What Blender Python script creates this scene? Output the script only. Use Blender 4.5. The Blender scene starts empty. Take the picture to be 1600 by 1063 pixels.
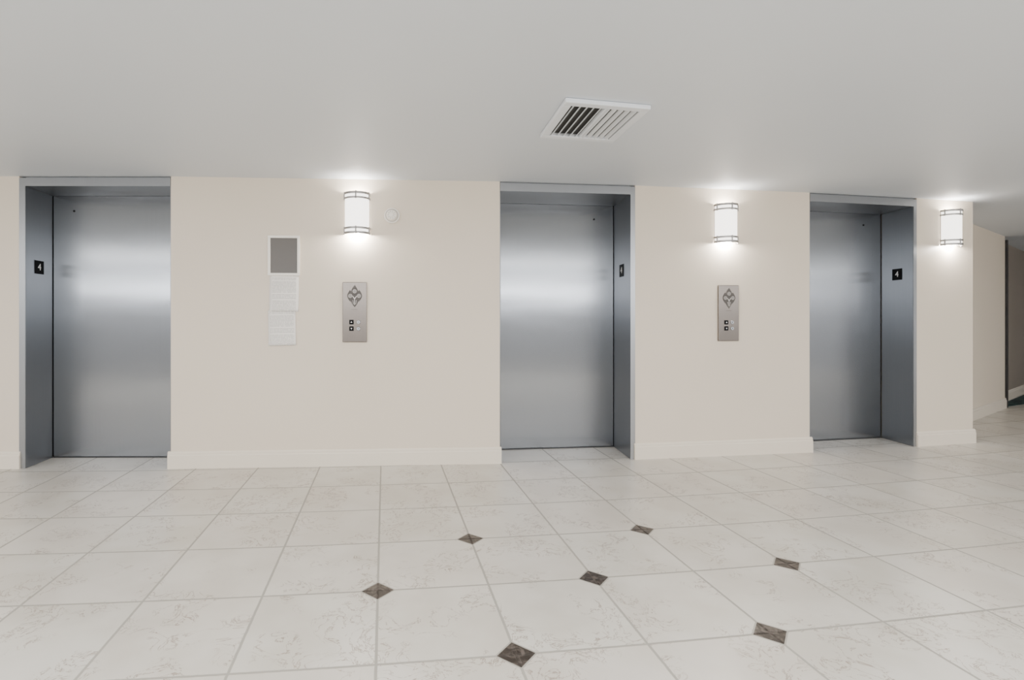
import bpy, bmesh, math
from mathutils import Vector, Matrix

F=800.0; CX=703.0; CY=503.0; H=1.2; CEIL=2.39
sc=bpy.context.scene
col=sc.collection

# ---------------------------------------------------------------- materials
def newmat(name):
    m=bpy.data.materials.new(name); m.use_nodes=True
    nt=m.node_tree; b=nt.nodes['Principled BSDF']
    return m,nt,b
def simple(name,c,rough=.5,metal=0,emit=None,es=0,spec=None):
    m,nt,b=newmat(name)
    b.inputs['Base Color'].default_value=(*c,1)
    b.inputs['Roughness'].default_value=rough
    b.inputs['Metallic'].default_value=metal
    if spec is not None: b.inputs['Specular IOR Level'].default_value=spec
    if emit:
        b.inputs['Emission Color'].default_value=(*emit,1)
        b.inputs['Emission Strength'].default_value=es
    return m
def N(nt,t,**k):
    n=nt.nodes.new(t)
    for a,v in k.items(): setattr(n,a,v)
    return n
def M(nt,op,a,b=None,c=None):
    n=nt.nodes.new('ShaderNodeMath'); n.operation=op
    for i,v in enumerate((a,b,c)):
        if v is None: continue
        if isinstance(v,(int,float)): n.inputs[i].default_value=v
        else: nt.links.new(v,n.inputs[i])
    return n.outputs[0]
def mixc(nt,f,a,b):
    n=nt.nodes.new('ShaderNodeMix'); n.data_type='RGBA'
    for s,v in ((n.inputs[0],f),(n.inputs[6],a),(n.inputs[7],b)):
        if isinstance(v,(int,float)): s.default_value=v
        elif isinstance(v,tuple): s.default_value=(*v,1)
        else: nt.links.new(v,s)
    return n.outputs[2]
def noise(nt,vec,scale,detail=3,rough=.5,dist=0):
    n=nt.nodes.new('ShaderNodeTexNoise'); n.inputs['Scale'].default_value=scale
    n.inputs['Detail'].default_value=detail; n.inputs['Roughness'].default_value=rough
    n.inputs['Distortion'].default_value=dist
    if vec is not None: nt.links.new(vec,n.inputs['Vector'])
    return n.outputs[0]
def ss(nt,v,a,b):
    n=nt.nodes.new('ShaderNodeMapRange'); n.interpolation_type='SMOOTHSTEP'
    nt.links.new(v,n.inputs[0]); n.inputs[1].default_value=a; n.inputs[2].default_value=b
    return n.outputs[0]

def paint(name,c1,c2,rough,bump=.05,scale=90,spec=.5):
    m,nt,b=newmat(name)
    g=N(nt,'ShaderNodeNewGeometry').outputs['Position']
    f=noise(nt,g,1.3,2)
    nt.links.new(mixc(nt,f,c1,c2),b.inputs['Base Color'])
    b.inputs['Roughness'].default_value=rough
    b.inputs['Specular IOR Level'].default_value=spec
    if bump:
        bp=N(nt,'ShaderNodeBump'); bp.inputs['Strength'].default_value=bump; bp.inputs['Distance'].default_value=.002
        nt.links.new(noise(nt,g,scale,2),bp.inputs['Height']); nt.links.new(bp.outputs[0],b.inputs['Normal'])
    return m
MW=paint('wall_paint',(.74,.645,.52),(.78,.68,.56),.5)
MW2=paint('hallway_paint',(.26,.22,.18),(.30,.255,.21),.5)
MWN=paint('neutral_lobby_paint',(.58,.585,.60),(.62,.625,.64),.6,0)
MC=paint('ceiling_paint',(.695,.735,.785),(.72,.76,.81),.50,.05,3.0)
MB=paint('trim_paint',(.80,.71,.59),(.82,.74,.63),.35,0)

def steel(name,c,rough,aniso,bump=.0):
    m,nt,b=newmat(name)
    g=N(nt,'ShaderNodeTexCoord').outputs['Object']
    mp=N(nt,'ShaderNodeMapping'); mp.inputs['Scale'].default_value=(260,260,1.2)
    nt.links.new(g,mp.inputs[0])
    f=noise(nt,mp.outputs[0],1,2)
    lo=tuple(x*.90 for x in c)
    nt.links.new(mixc(nt,f,lo,c),b.inputs['Base Color'])
    b.inputs['Metallic'].default_value=1
    b.inputs['Roughness'].default_value=rough
    b.inputs['Anisotropic'].default_value=aniso
    t=N(nt,'ShaderNodeTangent'); t.direction_type='RADIAL'; t.axis='Z'
    nt.links.new(t.outputs[0],b.inputs['Tangent'])
    if bump:
        bp=N(nt,'ShaderNodeBump'); bp.inputs['Strength'].default_value=bump; bp.inputs['Distance'].default_value=.01
        mp2=N(nt,'ShaderNodeMapping'); mp2.inputs['Scale'].default_value=(.8,.8,3.0); nt.links.new(g,mp2.inputs[0])
        nt.links.new(noise(nt,mp2.outputs[0],1.3,1),bp.inputs['Height']); nt.links.new(bp.outputs[0],b.inputs['Normal'])
    return m
MS=steel('brushed_steel_door',(.325,.340,.362),.25,.92,.12)
MJ=steel('brushed_steel_jamb',(.27,.282,.300),.34,.6)
MF=steel('satin_steel_frame',(.38,.39,.405),.35,.3)
MINL=simple('etched_inlay',(.42,.39,.36),.4,.8)
MP=steel('brushed_nickel_plate',(.215,.19,.17),.33,.6)
MN=simple('satin_nickel',(.36,.35,.34),.4,.9)
MBLK=simple('black_plastic',(.006,.006,.007),.6,spec=.15)
MDK=simple('painted_gap_shade',(.03,.03,.032),.5,.3)  # near-black tone for the shade behind the elevator door gap
MSILL=simple('sill_metal',(.16,.16,.165),.5,.8)
MWH=simple('cream_plastic',(.90,.85,.77),.35)
MVENT=simple('white_enamel',(.80,.83,.87),.4)
MVD=simple('painted_duct_shade',(.06,.06,.06),.9)  # dark tone painted in for the shade behind the vent slats
MLT=simple('white_ink',(.9,.9,.9),.5)
MEM=simple('etched_dark',(.085,.075,.068),.5)
MGRV=simple('painted_recess_shadow',(.46,.42,.37),.6)  # shade of the alarm's gap and holes put into the colour
MGR=simple('grey_brown_panel',(.10,.088,.078),.35)
MDB=simple('dark_door_edge',(.012,.010,.010),.4)
MSH=simple('glowing_opal_glass',(.9,.88,.85),.3,0,(1.0,.95,.88),3.4)

def carpetmat():
    m,nt,b=newmat('dark_patterned_carpet')
    g=N(nt,'ShaderNodeNewGeometry').outputs['Position']
    f=ss(nt,noise(nt,g,9,2),.5,.56)
    nt.links.new(mixc(nt,f,(.01,.03,.035),(.05,.10,.09)),b.inputs['Base Color']); b.inputs['Roughness'].default_value=.95
    return m
MCAR=carpetmat()

def papermat():
    m,nt,b=newmat('printed_paper')
    g=N(nt,'ShaderNodeTexCoord').outputs['Object']
    s=N(nt,'ShaderNodeSeparateXYZ'); nt.links.new(g,s.inputs[0])
    ln=M(nt,'FRACT',M(nt,'MULTIPLY',s.outputs[2],95.0))
    inl=M(nt,'LESS_THAN',ln,.5)
    row=M(nt,'FLOOR',M(nt,'MULTIPLY',s.outputs[2],95.0))
    cb=N(nt,'ShaderNodeCombineXYZ')
    nt.links.new(M(nt,'MULTIPLY',s.outputs[0],190.0),cb.inputs[0]); nt.links.new(M(nt,'MULTIPLY',row,3.7),cb.inputs[1])
    w=M(nt,'GREATER_THAN',noise(nt,cb.outputs[0],1,1),.42)
    mar=M(nt,'LESS_THAN',M(nt,'ABSOLUTE',s.outputs[0]),.098)
    cb2=N(nt,'ShaderNodeCombineXYZ'); nt.links.new(M(nt,'MULTIPLY',row,.61),cb2.inputs[1])
    para=M(nt,'GREATER_THAN',noise(nt,cb2.outputs[0],1,0),.38)
    f=M(nt,'MULTIPLY',M(nt,'MULTIPLY',inl,w),M(nt,'MULTIPLY',mar,para))
    nt.links.new(mixc(nt,M(nt,'MULTIPLY',f,.5),(.90,.86,.81),(.24,.225,.21)),b.inputs['Base Color'])
    b.inputs['Roughness'].default_value=.7
    return m
MPA=papermat()

def floormat():
    m,nt,b=newmat('ceramic_tile_floor')
    g=N(nt,'ShaderNodeNewGeometry').outputs['Position']
    s=N(nt,'ShaderNodeSeparateXYZ'); nt.links.new(g,s.inputs[0])
    X,Y=s.outputs[0],s.outputs[1]
    Yp=M(nt,'SUBTRACT',Y,M(nt,'MULTIPLY',M(nt,'MULTIPLY',X,X),.01325))
    dx=M(nt,'ADD',X,.3216); dy=M(nt,'SUBTRACT',Yp,2.2823)
    ux,uy,vx,vy=.4977,.0546,-.063,.492; det=ux*vy-uy*vx
    i=M(nt,'ADD',M(nt,'MULTIPLY',dx,vy/det),M(nt,'MULTIPLY',dy,-vx/det))
    j=M(nt,'ADD',M(nt,'MULTIPLY',dx,-uy/det),M(nt,'MULTIPLY',dy,ux/det))
    # wobble
    w=M(nt,'MULTIPLY',M(nt,'SUBTRACT',noise(nt,g,30,2),.5),.006)
    def edge(v):
        a=M(nt,'ADD',v,w)
        return M(nt,'ABSOLUTE',M(nt,'SUBTRACT',M(nt,'FRACT',M(nt,'ADD',a,.5)),.5))
    ed=M(nt,'MINIMUM',edge(i),edge(j))
    grout=M(nt,'SUBTRACT',1.0,ss(nt,ed,.007,.014))
    dm=None
    for (a,c) in ((0,0),(2,0),(4,0),(1,-1),(3,-1),(1,1),(3,1)):
        d=M(nt,'ADD',M(nt,'ABSOLUTE',M(nt,'SUBTRACT',i,float(a))),M(nt,'ABSOLUTE',M(nt,'SUBTRACT',j,float(c))))
        dm=d if dm is None else M(nt,'MINIMUM',dm,d)
    dia=M(nt,'LESS_THAN',dm,.142)
    dgr=M(nt,'MULTIPLY',M(nt,'LESS_THAN',dm,.160),M(nt,'GREATER_THAN',dm,.142))
    # per tile random
    cb=N(nt,'ShaderNodeCombineXYZ'); nt.links.new(M(nt,'FLOOR',i),cb.inputs[0]); nt.links.new(M(nt,'FLOOR',j),cb.inputs[1])
    wn=N(nt,'ShaderNodeTexWhiteNoise'); nt.links.new(cb.outputs[0],wn.inputs[0])
    off=N(nt,'ShaderNodeVectorMath'); off.operation='MULTIPLY_ADD'
    nt.links.new(wn.outputs['Color'],off.inputs[0]); off.inputs[1].default_value=(9,9,9); nt.links.new(g,off.inputs[2])
    p=off.outputs[0]
    base=mixc(nt,ss(nt,noise(nt,p,3.0,3),.3,.7),(.565,.53,.465),(.65,.62,.56))
    base=mixc(nt,M(nt,'MULTIPLY',wn.outputs['Value'],.3),base,(.62,.545,.49))
    n1=noise(nt,p,8.0,5,.62,1.6)
    vein=M(nt,'SUBTRACT',1.0,ss(nt,M(nt,'ABSOLUTE',M(nt,'SUBTRACT',n1,.5)),.004,.017))
    mask=ss(nt,noise(nt,p,4.0,2),.49,.56)
    vf=M(nt,'MULTIPLY',M(nt,'MULTIPLY',vein,mask),.8)
    base=mixc(nt,vf,base,(.28,.22,.175))
    base=mixc(nt,grout,base,(.36,.34,.30))
    dn=noise(nt,g,26,4,.6,1.2)
    dcol=mixc(nt,ss(nt,dn,.42,.66),(.032,.025,.021),(.11,.09,.078))
    base=mixc(nt,dgr,base,(.36,.34,.30))
    base=mixc(nt,dia,base,dcol)
    nt.links.new(base,b.inputs['Base Color'])
    nt.links.new(M(nt,'MULTIPLY_ADD',grout,.4,.30),b.inputs['Roughness'])
    b.inputs['Specular IOR Level'].default_value=.4
    bp=N(nt,'ShaderNodeBump'); bp.inputs['Strength'].default_value=.3; bp.inputs['Distance'].default_value=.003
    nt.links.new(M(nt,'SUBTRACT',1.0,grout),bp.inputs['Height']); nt.links.new(bp.outputs[0],b.inputs['Normal'])
    return m
MFL=floormat()

# ---------------------------------------------------------------- geometry helpers
def mk(name,bm,mat,parent=None,smooth=False,bevel=0):
    me=bpy.data.meshes.new(name)
    bmesh.ops.recalc_face_normals(bm,faces=bm.faces)
    bm.to_mesh(me); bm.free()
    if smooth:
        for p in me.polygons: p.use_smooth=True
    me.materials.append(mat)
    o=bpy.data.objects.new(name,me); col.objects.link(o)
    if parent: o.parent=parent
    if bevel:
        bv=o.modifiers.new('bevel','BEVEL'); bv.width=bevel; bv.segments=2; bv.limit_method='ANGLE'
    return o
def add_box(bm,x0,x1,y0,y1,z0,z1):
    vs=[bm.verts.new((x,y,z)) for z in (z0,z1) for x,y in ((x0,y0),(x1,y0),(x1,y1),(x0,y1))]
    for f in ((0,1,2,3),(4,5,6,7),(0,1,5,4),(1,2,6,5),(2,3,7,6),(3,0,4,7)):
        bm.faces.new([vs[k] for k in f])
def box(name,b,mat,parent=None,bevel=0):
    bm=bmesh.new(); add_box(bm,*b); return mk(name,bm,mat,parent,bevel=bevel)
def add_prism(bm,pts,z0,z1):
    a=[bm.verts.new((x,y,z0)) for x,y in pts]; c=[bm.verts.new((x,y,z1)) for x,y in pts]
    bm.faces.new(a[::-1]); bm.faces.new(c)
    n=len(pts)
    for k in range(n): bm.faces.new((a[k],a[(k+1)%n],c[(k+1)%n],c[k]))
def prism(name,pts,z0,z1,mat,parent=None,**k):
    bm=bmesh.new(); add_prism(bm,pts,z0,z1); return mk(name,bm,mat,parent,**k)
def add_cyl_y(bm,cx,cz,r0,r1,y0,y1,seg=32):
    """disc with axis along y"""
    a=[bm.verts.new((cx+r0*math.cos(t),y0,cz+r0*math.sin(t))) for t in [2*math.pi*k/seg for k in range(seg)]]
    c=[bm.verts.new((cx+r1*math.cos(t),y1,cz+r1*math.sin(t))) for t in [2*math.pi*k/seg for k in range(seg)]]
    bm.faces.new(a); bm.faces.new(c)
    for k in range(seg): bm.faces.new((a[k],a[(k+1)%seg],c[(k+1)%seg],c[k]))
def add_poly_y(bm,pts,y0,y1):
    a=[bm.verts.new((x,y0,z)) for x,z in pts]; c=[bm.verts.new((x,y1,z)) for x,z in pts]
    bm.faces.new(a); bm.faces.new(c); n=len(pts)
    for k in range(n): bm.faces.new((a[k],a[(k+1)%n],c[(k+1)%n],c[k]))
def add_ring_y(bm,cx,cz,ro,ri,y0,y1,seg=28):
    for k in range(seg):
        t0=2*math.pi*k/seg; t1=2*math.pi*(k+1)/seg
        P=[(cx+r*math.cos(t),cz+r*math.sin(t)) for r,t in ((ri,t0),(ro,t0),(ro,t1),(ri,t1))]
        add_poly_y(bm,P,y0,y1)
def empty(name,loc,ang,label,cat,group=None):
    e=bpy.data.objects.new(name,None); e.empty_display_size=.1
    e.location=loc; e.rotation_euler=(0,0,ang); col.objects.link(e)
    e['label']=label; e['category']=cat
    if group: e['group']=group
    return e
def struct(o,label,cat):
    o['kind']='structure'; o['label']=label; o['category']=cat
    return o
def textmesh(name,s,size,mat,parent,depth=.0008):
    cu=bpy.data.curves.new(name,'FONT'); cu.body=s; cu.size=size; cu.extrude=depth
    cu.align_x='CENTER'; cu.align_y='CENTER'
    t=bpy.data.objects.new(name+'_tmp',cu); col.objects.link(t)
    dg=bpy.context.evaluated_depsgraph_get()
    me=bpy.data.meshes.new_from_object(t.evaluated_get(dg))
    bpy.data.objects.remove(t)
    me.transform(Matrix.Rotation(math.pi/2,4,'X'))
    me.materials.clear(); me.materials.append(mat)
    o=bpy.data.objects.new(name,me); col.objects.link(o); o.parent=parent
    return o

# wall plan curve (gently bowed bank of piers)
def W(X): return 4.304+.080*X+.01325*X*X
def wp(px):
    t=(px-CX)/F; Y=4.4
    for _ in range(60): Y=W(t*Y)
    return Vector((t*Y,Y))
def hit(px,P,Q):
    t=(px-CX)/F; d=Q-P
    k=(t*P.y-P.x)/(d.x-t*d.y)
    return P+d*k
def zat(py,Y): return H+(CY-py)*Y/F
def frame(P,Q):
    d=Q-P; a=math.atan2(d.y,d.x); return a,Vector((math.cos(a),math.sin(a))),Vector((-math.sin(a),math.cos(a))),d.length

# ---------------------------------------------------------------- shell
XW,XE,YS,YN=-9.0,12.0,-3.2,11.0
fl=struct(box('floor',(XW,XE,YS,YN,-.1,0),MFL),'cream glazed ceramic tile floor with small dark marble diamond insets','floor')
ce=struct(box('ceiling',(XW,XE,YS,YN,CEIL,CEIL+.1),MC),'smooth white painted ceiling','ceiling')
struct(box('wall_south',(XW-.1,XE+.1,YS-.1,YS,0,CEIL),MWN),'light grey painted lobby wall','wall')
struct(box('wall_west',(XW-.1,XW,YS,YN,0,CEIL),MWN),'light grey painted lobby wall','wall')
struct(box('wall_east',(XE,XE+.1,YS,YN,0,CEIL),MWN),'light grey painted lobby wall','wall')

# elevators   (outer px, inner px, depth, splay of the side jambs)
EL=[dict(L=30,R=267,il=40,ir=None,d=.33,sl=-.035,sr=0,side='l',sign=61,sy=418,dot=(116,330)),
    dict(L=781,R=992.5,il=None,ir=985,d=.44,sl=0,sr=.045,side='r',sign=971.5,sy=423,dot=(928,343)),
    dict(L=1265,R=1432,il=None,ir=1427,d=.36,sl=0,sr=.07,side='r',sign=1402,sy=429,dot=(1349,352))]
for e in EL:
    e['P']=wp(e['L']); e['Q']=wp(e['R'])
    e['a'],e['e'],e['n'],e['w']=frame(e['P'],e['Q'])
    e['nl']=e['n']+e['e']*(e['sl']/e['d']); e['nr']=e['n']+e['e']*(e['sr']/e['d'])
ZH=2.310
def base_profile():
    return [(0,0),(-.018,0),(-.018,.105),(-.013,.112),(-.013,.128),(-.006,.138),(0,.14)]
def baseboard(name,P,Q,ext0,ext1):
    a,e,n,w=frame(P,Q)
    bm=bmesh.new(); pr=base_profile()
    A=[];B=[]
    for d,z in pr:
        p=P-e*ext0+n*(d-.0005); q=Q+e*ext1+n*(d-.0005)
        A.append(bm.verts.new((p.x,p.y,z))); B.append(bm.verts.new((q.x,q.y,z)))
    bm.faces.new(A); bm.faces.new(B)
    for k in range(len(pr)): bm.faces.new((A[k],A[(k+1)%len(pr)],B[(k+1)%len(pr)],B[k]))
    o=mk(name,bm,MB)
    return struct(o,'cream painted moulded baseboard','baseboard')
piers=[]
def pier(P,Q,nl,nr,dl,dr,e0,e1,label):
    bl=P+nl*dl; br=Q+nr*dr
    o=prism('wall_north',[P,Q,br,bl],0,CEIL,MW); struct(o,label,'wall')
    baseboard('baseboard_north',P,Q,e0,e1)
    piers.append((P,Q))
Pw=Vector((XW,4.18))
pier(Pw,EL[0]['P'],Vector((0,1)),EL[0]['nl'],.6,.6,0,.014,'cream painted wall beside the elevator')
pier(EL[0]['Q'],EL[1]['P'],EL[0]['nr'],EL[1]['nl'],.6,.6,.02,.012,'cream painted wall between two elevators')
pier(EL[1]['Q'],EL[2]['P'],EL[1]['nr'],EL[2]['nl'],.6,.6,.012,.02,'cream painted wall between two elevators')
PE=wp(1520)
pier(EL[2]['Q'],PE,EL[2]['nr'],EL[2]['n'],.6,1.0,.006,.016,'cream painted end of elevator wall')

for k,e in enumerate(EL):
    lab=['brushed stainless steel elevator entrance beside the posted notices',
         'brushed stainless steel elevator entrance between the two call panels',
         'brushed stainless steel elevator entrance beside the end wall'][k]
    E=empty('elevator_entrance',(e['P'].x,e['P'].y,0),e['a'],lab,'elevator','elevator entrances')
    w=e['w']; d=e['d']; sl,sr=e['sl'],e['sr']; L=e['side']=='l'
    ul=(hit(e['il'],e['P'],e['Q'])-e['P']).length if e['il'] else .008
    ur=(hit(e['ir'],e['P'],e['Q'])-e['P']).length if e['ir'] else w-.008
    prism('door_jamb',[(.0015,.004),(ul,.004),(ul+sl,d),(.0015+sl,d)],.001,ZH,MJ,E,bevel=.002)
    prism('door_jamb',[(ur,.004),(w-.0015,.004),(w-.0015+sr,d),(ur+sr,d)],.001,ZH,MJ,E,bevel=.002)
    box('casing',(.002,ul,-.004,.004,.001,CEIL-.012) if L else (ur,w-.002,-.004,.004,.001,CEIL-.012),MF,E)
    hl,hr=(ul,w-.0015) if L else (.0015,ur)
    prism('header',[(hl,.004),(hr,.004),(hr+sr,d),(hl+sl,d)],ZH,CEIL-.003,MJ,E)
    box('header_casing',(.002 if not L else ul,w-.002 if L else ur,-.004,.004,ZH,CEIL-.012),MF,E)
    g=.005
    D=box('elevator_door',(ul+sl+(g if L else 0),ur+sr-(0 if L else g),d+.006,d+.03,.010,ZH+.004),MS,E,bevel=.001)
    o0=e['P']+e['n']*(d+.006); pt=hit(e['dot'][0],o0,o0+e['e'])
    uu=(pt-o0).dot(e['e']); zz=zat(e['dot'][1],pt.y)
    bm=bmesh.new(); add_cyl_y(bm,uu,zz,.009,.009,d+.003,d+.0065,20); mk('lock_hole',bm,MBLK,D)
    box('gap_shade_panel',(.002+sl,w-.002+sr,d+.034,d+.06,0.001,ZH+.05),MDK,E)  # dark backing; shade in the gap beside the door is put into its colour
    box('sill',(ul+sl,ur+sr,d-.006,d+.034,.001,.006),MSILL,E)
    # floor number sign on the jamb
    us,sk=(ul,sl) if L else (ur,sr)
    o0=e['P']+e['e']*us; dirv=e['n']+e['e']*(sk/d)
    pt=hit(e['sign'],o0,o0+dirv); dd=(pt-o0).dot(e['n']); uu=(pt-o0).dot(e['e']); zz=zat(e['sy'],pt.y)
    bm=bmesh.new(); hw=.056; add_box(bm,-hw,hw,-.003,.0,-.056,.056)
    S=mk('floor_number_sign',bm,MBLK,E,bevel=.001)
    S['label']='black square sign with white number 4'
    ang=math.atan2(d,sk) if L else math.atan2(-d,-sk)
    S.location=(us+uu+(.0008 if L else -.0008),dd,zz); S.rotation_euler=(0,0,ang)
    T=textmesh('numeral','4',.08,MLT,S); T.location=(0,-.0038,.0)

# ---------------------------------------------------------------- sconces
def half(a,b,n=24,y=0): return [(a*math.cos(math.pi*k/n),y-b*math.sin(math.pi*k/n)) for k in range(n+1)]
def add_halfband(bm,a,b,th,z0,z1,n=24,y=0):
    o=half(a,b,n,y); i=half(a-th,b-th,n,y)
    for k in range(n):
        add_prism(bm,[o[k],o[k+1],i[k+1],i[k]],z0,z1)
def build_sconce(E):
    a,b,h=.110,.098,.345
    box('back_plate',(-.098,.098,-.006,-.0005,.012,h-.012),MN,E,bevel=.002)
    bm=bmesh.new(); add_halfband(bm,a-.010,b-.010,.003,.014,h-.014,32,-.006)
    bmesh.ops.remove_doubles(bm,verts=bm.verts,dist=1e-5)
    mk('lamp_shade',bm,MSH,E)
    for nm,z0,z1 in (('metal_band',.0,.018),('metal_band',.040,.056),('metal_band',h-.056,h-.042),('metal_band',h-.018,h)):
        bm=bmesh.new(); add_halfband(bm,a,b,.007,z0,z1,32,-.004)
        mk(nm,bm,MN,E)
    for t in (.12,.5,.88):
        x=a*math.cos(math.pi*t)*.985; y=-b*math.sin(math.pi*t)*.985-.004
        for z0,z1 in ((-.004,.060),(h-.060,h+.004)):
            bm=bmesh.new()
            add_prism(bm,[(x+.006*math.cos(q*math.pi/5),y+.006*math.sin(q*math.pi/5)) for q in range(10)],z0,z1)
            mk('post',bm,MN,E)
def seg_for(px):
    for P,Q in piers:
        if P.x/P.y<=(px-CX)/F<=Q.x/Q.y: return P,Q
first=None
for (px,py,lab) in ((557,332,'half-cylinder white glass wall sconce above the call panel beside the alarm'),
                (1138,348,'half-cylinder white glass wall sconce above the call panel'),
                (1491,355,'half-cylinder white glass wall sconce on the end wall')):
    P,Q=seg_for(px); a,ee,nn,_=frame(P,Q)
    pt=hit(px,P-nn*.05,Q-nn*.05); z=zat(py,pt.y-.03); pt=pt+nn*.05
    loc=(pt.x,pt.y,z-.1725)
    if first is None:
        E=empty('wall_sconce',loc,a,lab,'wall lamp','lit wall sconces'); build_sconce(E); first=E
    else:
        E=first.copy(); E.location=loc; E.rotation_euler=(0,0,a); E['label']=lab; col.objects.link(E)
        for c in list(first.children):
            if c.type!='MESH': continue
            cc=c.copy(); cc.parent=E; col.objects.link(cc)
    for zz,pw in ((.31,6.5),(.012,16)):
        l=bpy.data.lights.new('sconce_bulb','POINT'); l.energy=pw; l.color=(1,.95,.88); l.shadow_soft_size=.025
        lo=bpy.data.objects.new('sconce_bulb',l); col.objects.link(lo)
        q=pt-nn*.05; lo.location=(q.x,q.y,loc[2]+zz)

# ---------------------------------------------------------------- call panels
def lens(cx,cz,L,Wd,ang,n=10):
    pts=[]
    for k in range(n+1):
        t=k/n; pts.append((-L+2*L*t, Wd*math.sin(math.pi*t)))
    for k in range(1,n):
        t=1-k/n; pts.append((-L+2*L*t,-Wd*math.sin(math.pi*t)))
    return [(cx+x*math.cos(ang)-z*math.sin(ang),cz+x*math.sin(ang)+z*math.cos(ang)) for x,z in pts]
def build_panel(E,h=.50,w=.20):
    pl=box('face_plate',(-w/2,w/2,-.016,-.0005,0,h),MP,E,bevel=.004)
    c=h/2+.135; y0,y1=-.0175,-.0155
    bm=bmesh.new()
    add_poly_y(bm,lens(0,c+.038,.052,.027,math.pi/2),y0,y1)
    add_poly_y(bm,lens(0,c-.036,.058,.030,math.pi/2),y0-.0002,y1)
    add_poly_y(bm,lens(-.036,c,.050,.025,math.pi/2+.05),y0-.0004,y1)
    add_poly_y(bm,lens(.036,c,.050,.025,math.pi/2-.05),y0-.0006,y1)
    mk('emblem',bm,MEM,pl)
    bm=bmesh.new()
    for x,z in ((0,c+.038),(-.036,c),(.036,c)):
        add_ring_y(bm,x,z,.0160,.0125,-.0195,-.0175); add_ring_y(bm,x,z,.0080,.0045,-.0193,-.0175)
    add_poly_y(bm,[(-.003,c-.075),(.003,c-.075),(.003,c-.02),(-.003,c-.02)],-.0195,-.0175)
    add_poly_y(bm,[(-.003,c-.022),(.003,c-.028),(.019,c-.004),(.015,c+.001)],-.0196,-.0175)
    add_poly_y(bm,[(.003,c-.022),(-.003,c-.028),(-.019,c-.004),(-.015,c+.001)],-.0197,-.0175)
    for s in (-1,1):
        add_poly_y(bm,[(s*.008,c-.072),(s*.011,c-.069),(s*.016,c-.035),(s*.012,c-.035)],-.0194,-.0175)
    mk('emblem_inlay',bm,MINL,pl)
    bm=bmesh.new()
    for k in range(7): add_poly_y(bm,[(-.026+k*.0078,c-.115),(-.0215+k*.0078,c-.115),(-.0215+k*.0078,c-.111),(-.026+k*.0078,c-.111)],-.017,-.0155)
    mk('engraved_line',bm,MEM,pl)
    for idx,z in enumerate((h/2-.083,h/2-.137)):
        b=box('call_button',(-.044,-.008,-.021,-.0155,z-.019,z+.019),MBLK,pl,bevel=.002)
        s=1 if idx==0 else -1
        bm=bmesh.new(); add_poly_y(bm,[(-.033,z-s*.005),(-.019,z-s*.005),(-.026,z+s*.007)],-.0222,-.0208)
        mk('arrow',bm,MLT,b)
        bm=bmesh.new(); add_cyl_y(bm,.032,z,.017,.014,-.0155,-.021); k=mk('key_switch',bm,MF,pl)
        bm=bmesh.new(); add_box(bm,.030,.034,-.0218,-.0208,z-.007,z+.007); mk('key_slot',bm,MBLK,k)
for px,py,lab in ((554.5,488,'brushed metal elevator call panel below the sconce and alarm'),(1137,489.5,'brushed metal elevator call panel below the sconce')):
    P,Q=seg_for(px); a,ee,nn,_=frame(P,Q); pt=hit(px,P,Q); z=zat(py,pt.y)
    loc=(pt.x,pt.y,z-.25)
    E=empty('call_panel',loc,a,lab,'elevator button panel','elevator call panels')
    build_panel(E)

# ---------------------------------------------------------------- alarm, notices
P,Q=piers[1]; a,ee,nn,_=frame(P,Q)
pt=hit(612.5,P,Q); z=zat(337.5,pt.y)
E=empty('smoke_alarm',(pt.x,pt.y,z-.065),a,'round cream white alarm sounder mounted beside the sconce','alarm')
bm=bmesh.new(); add_cyl_y(bm,0,.065,.067,.063,-.0005,-.022,40); b0=mk('base',bm,MWH,E,bevel=.002)
bm=bmesh.new(); add_ring_y(bm,0,.065,.054,.048,-.0222,-.0235,40); mk('shadow_gap_ring',bm,MGRV,E)  # raised ring coloured darker as the shadow gap around the cover
bm=bmesh.new(); add_cyl_y(bm,0,.065,.048,.038,-.022,-.050,40); add_cyl_y(bm,0,.065,.022,.016,-.050,-.060,30); mk('cover',bm,MWH,E,bevel=.002)
bm=bmesh.new()
for k in range(10):
    t=2*math.pi*k/10; add_cyl_y(bm,.030*math.cos(t),.065+.030*math.sin(t),.0035,.0035,-.0495,-.0505,8)
mk('sound_hole',bm,MGRV,E)

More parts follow.
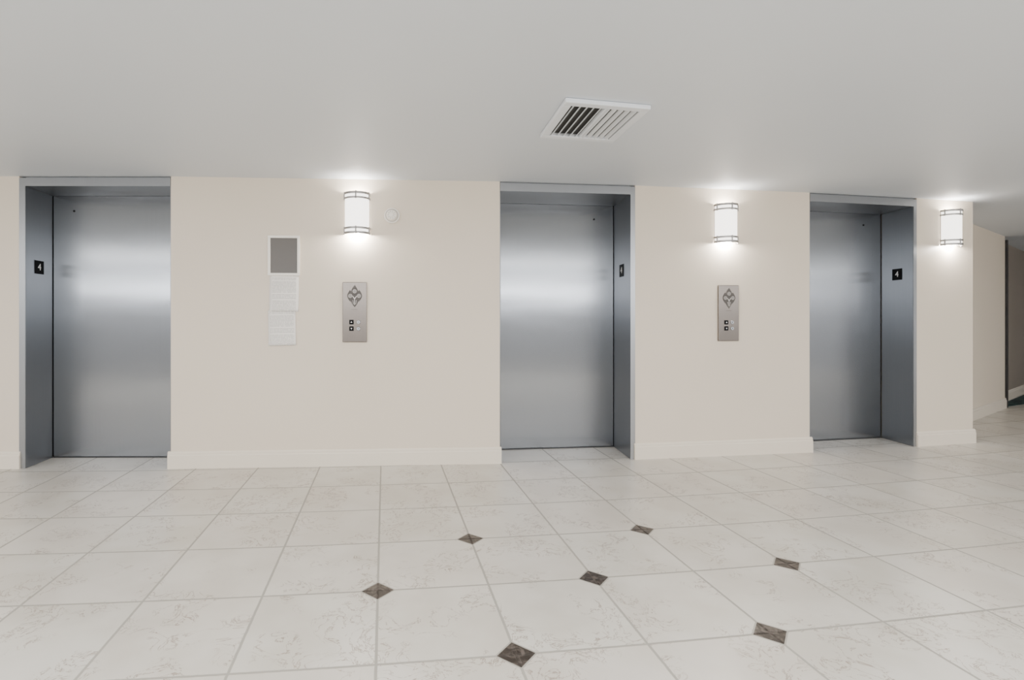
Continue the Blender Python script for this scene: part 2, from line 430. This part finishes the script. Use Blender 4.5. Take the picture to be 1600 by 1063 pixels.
def framed(px0,px1,py0,py1):
    A=hit(px0,P,Q);B=hit(px1,P,Q);ym=(A.y+B.y)/2
    return (A+B)/2,(B-A).length,zat(py1,ym),zat(py0,ym)
c,w,z0,z1=framed(419,469,368.5,431)
E=empty('notice_frame',(c.x,c.y,z0),a,'small cream wall frame holding a blank grey-brown panel','frame'); h=z1-z0
bm=bmesh.new(); t=.021
add_box(bm,-w/2,w/2,-.016,-.0005,0,t);add_box(bm,-w/2,w/2,-.016,-.0005,h-t,h)
add_box(bm,-w/2,-w/2+t,-.016,-.0005,t,h-t);add_box(bm,w/2-t,w/2,-.016,-.0005,t,h-t)
mk('frame_border',bm,MWH,E,bevel=.002)
box('panel',(-w/2+t,w/2-t,-.008,-.001,t,h-t),MGR,E)
for (x0,x1,y0,y1,off,rot,lab) in ((421,466.5,429,487,.0,.006,'white printed notice sheet posted directly below the frame'),
                          (420,463,484.5,540,.004,-.02,'white printed notice sheet posted below another sheet')):
    c,w,z0,z1=framed(x0,x1,y0,y1); h=z1-z0
    bm=bmesh.new(); nx,nz=8,14; g=[]
    for j in range(nz+1):
        r=[]
        for i2 in range(nx+1):
            x=-w/2+w*i2/nx; zz=h*j/nz
            curl=.006*(1-j/nz)**3+.002*math.sin(i2/nx*math.pi)
            r.append(bm.verts.new((x,-.0008-off-curl,zz)))
        g.append(r)
    for j in range(nz):
        for i2 in range(nx): bm.faces.new((g[j][i2],g[j][i2+1],g[j+1][i2+1],g[j+1][i2]))
    o=mk('paper_notice',bm,MPA,smooth=True)
    sd=o.modifiers.new('thick','SOLIDIFY'); sd.thickness=.0006
    o.location=(c.x,c.y,z0); o.rotation_euler=(0,rot,a)
    o['label']=lab; o['category']='paper notice'

# ---------------------------------------------------------------- ceiling vent
C=Vector((.8365,3.023))
au=math.radians(11.0); av=math.radians(4.5)
U=Vector((math.cos(au),math.sin(au))); V=Vector((-math.sin(av),math.cos(av)))
E=empty('ceiling_vent',(C.x,C.y,CEIL),0,'square white louvered air conditioning vent in the ceiling','air vent')
hu,hv=.25,.268
def vb(bm,u0,u1,v0,v1,z0,z1,z0b=None,z1b=None):
    """box in UV frame; optional different z at u1 end (tilted slat)"""
    if z0b is None: z0b,z1b=z0,z1
    vs=[]
    for (za,zb) in ((z0,z0b),(z1,z1b)):
        for u,v,zz in ((u0,v0,za),(u1,v0,zb),(u1,v1,zb),(u0,v1,za)):
            p=U*u+V*v; vs.append(bm.verts.new((p.x,p.y,zz)))
    for f in ((0,1,2,3),(4,5,6,7),(0,1,5,4),(1,2,6,5),(2,3,7,6),(3,0,4,7)): bm.faces.new([vs[q] for q in f])
bm=bmesh.new(); t=.05; zt=-.001; zb=-.026
for u0,u1,v0,v1 in ((-hu,hu,-hv,-hv+t),(-hu,hu,hv-t,hv),(-hu,-hu+t,-hv+t,hv-t),(hu-t,hu,-hv+t,hv-t)):
    vb(bm,u0,u1,v0,v1,zb,zt)
mk('vent_frame',bm,MVENT,E,bevel=.006)
bm=bmesh.new(); vb(bm,-hu+t,hu-t,-hv+t,hv-t,-.003,-.001); mk('duct_shade_plate',bm,MVD,E)  # thin dark plate, its colour stands in for shade inside the duct
n=10; wu=(2*hu-2*t)
for k in range(n):
    u=-hu+t+wu*(k+.5)/n
    bm=bmesh.new()
    if k<5: vb(bm,u-.013,u+.010,-hv+t,hv-t,-.026,-.023,-.007,-.004)
    else: vb(bm,u-.010,u+.005,-hv+t,hv-t,-.010,-.007,-.027,-.024)
    mk('louver_slat',bm,MVENT,E)
bm=bmesh.new(); vb(bm,-.004,.004,-hv+t,hv-t,-.027,-.003); mk('divider',bm,MVENT,E)

# ---------------------------------------------------------------- far right corridor
def vwall(name,P,Q,th,lab,mat=MW):
    a,e,n,w=frame(P,Q)
    struct(prism(name,[P,Q,Q+n*th,P+n*th],0,CEIL,mat),lab,'wall')
    baseboard('baseboard_northeast',P,Q,0,0)
A1=Vector((5.45,5.63+.0)); A2=Vector((7.74,7.14))
vwall('wall_northeast',A1,A2,.12,'cream painted angled hallway wall')
a,e,n,w=frame(A1,A2)
o=prism('trim_1',[A2+e*.002-n*.02,A2+e*.075-n*.02,A2+e*.075+n*.13,A2+e*.002+n*.13],0,CEIL-.05,MDB); struct(o,'dark door frame edge at hallway opening','door frame')
vwall('wall_northeast',Vector((8.2,7.62)),Vector((11.45,9.85)),.12,'grey-brown hallway wall beyond the opening',MW2)
cp=prism('hallway_carpet',[(7.86,7.235),(11.4,8.75),(11.4,9.75),(8.22,7.58)],.0005,.006,MCAR)
cp['label']='dark teal patterned carpet in the hallway beyond the opening'; cp['category']='carpet'

# ---------------------------------------------------------------- lights
def area(loc,rot,sx,sy,en,colr=(1,1,1)):
    l=bpy.data.lights.new('area','AREA'); l.shape='RECTANGLE'; l.size=sx; l.size_y=sy; l.energy=en; l.color=colr
    o=bpy.data.objects.new('unseen_strip_light',l); col.objects.link(o); o.location=loc; o.rotation_euler=rot; return o
area((1.5,-.1,CEIL-.02),(0,0,0),20,.20,610,(1,.985,.96))  # long ceiling strip overhead, out of view
area((1.5,YS+.1,1.98),(math.radians(90),0,0),20,.24,330,(.98,.985,1.0))  # unseen strip added on the back wall, lights the piers and streaks the doors

# ---------------------------------------------------------------- camera
cam=bpy.data.cameras.new('camera'); co=bpy.data.objects.new('camera',cam); col.objects.link(co)
co.location=(0,0,H); co.rotation_euler=(math.radians(90),0,0)
cam.sensor_fit='HORIZONTAL'; cam.sensor_width=36; cam.lens=F/1600*36
cam.shift_x=(800-CX)/1600; cam.shift_y=-(531.5-CY)/1600
cam.clip_start=.05
sc.camera=co
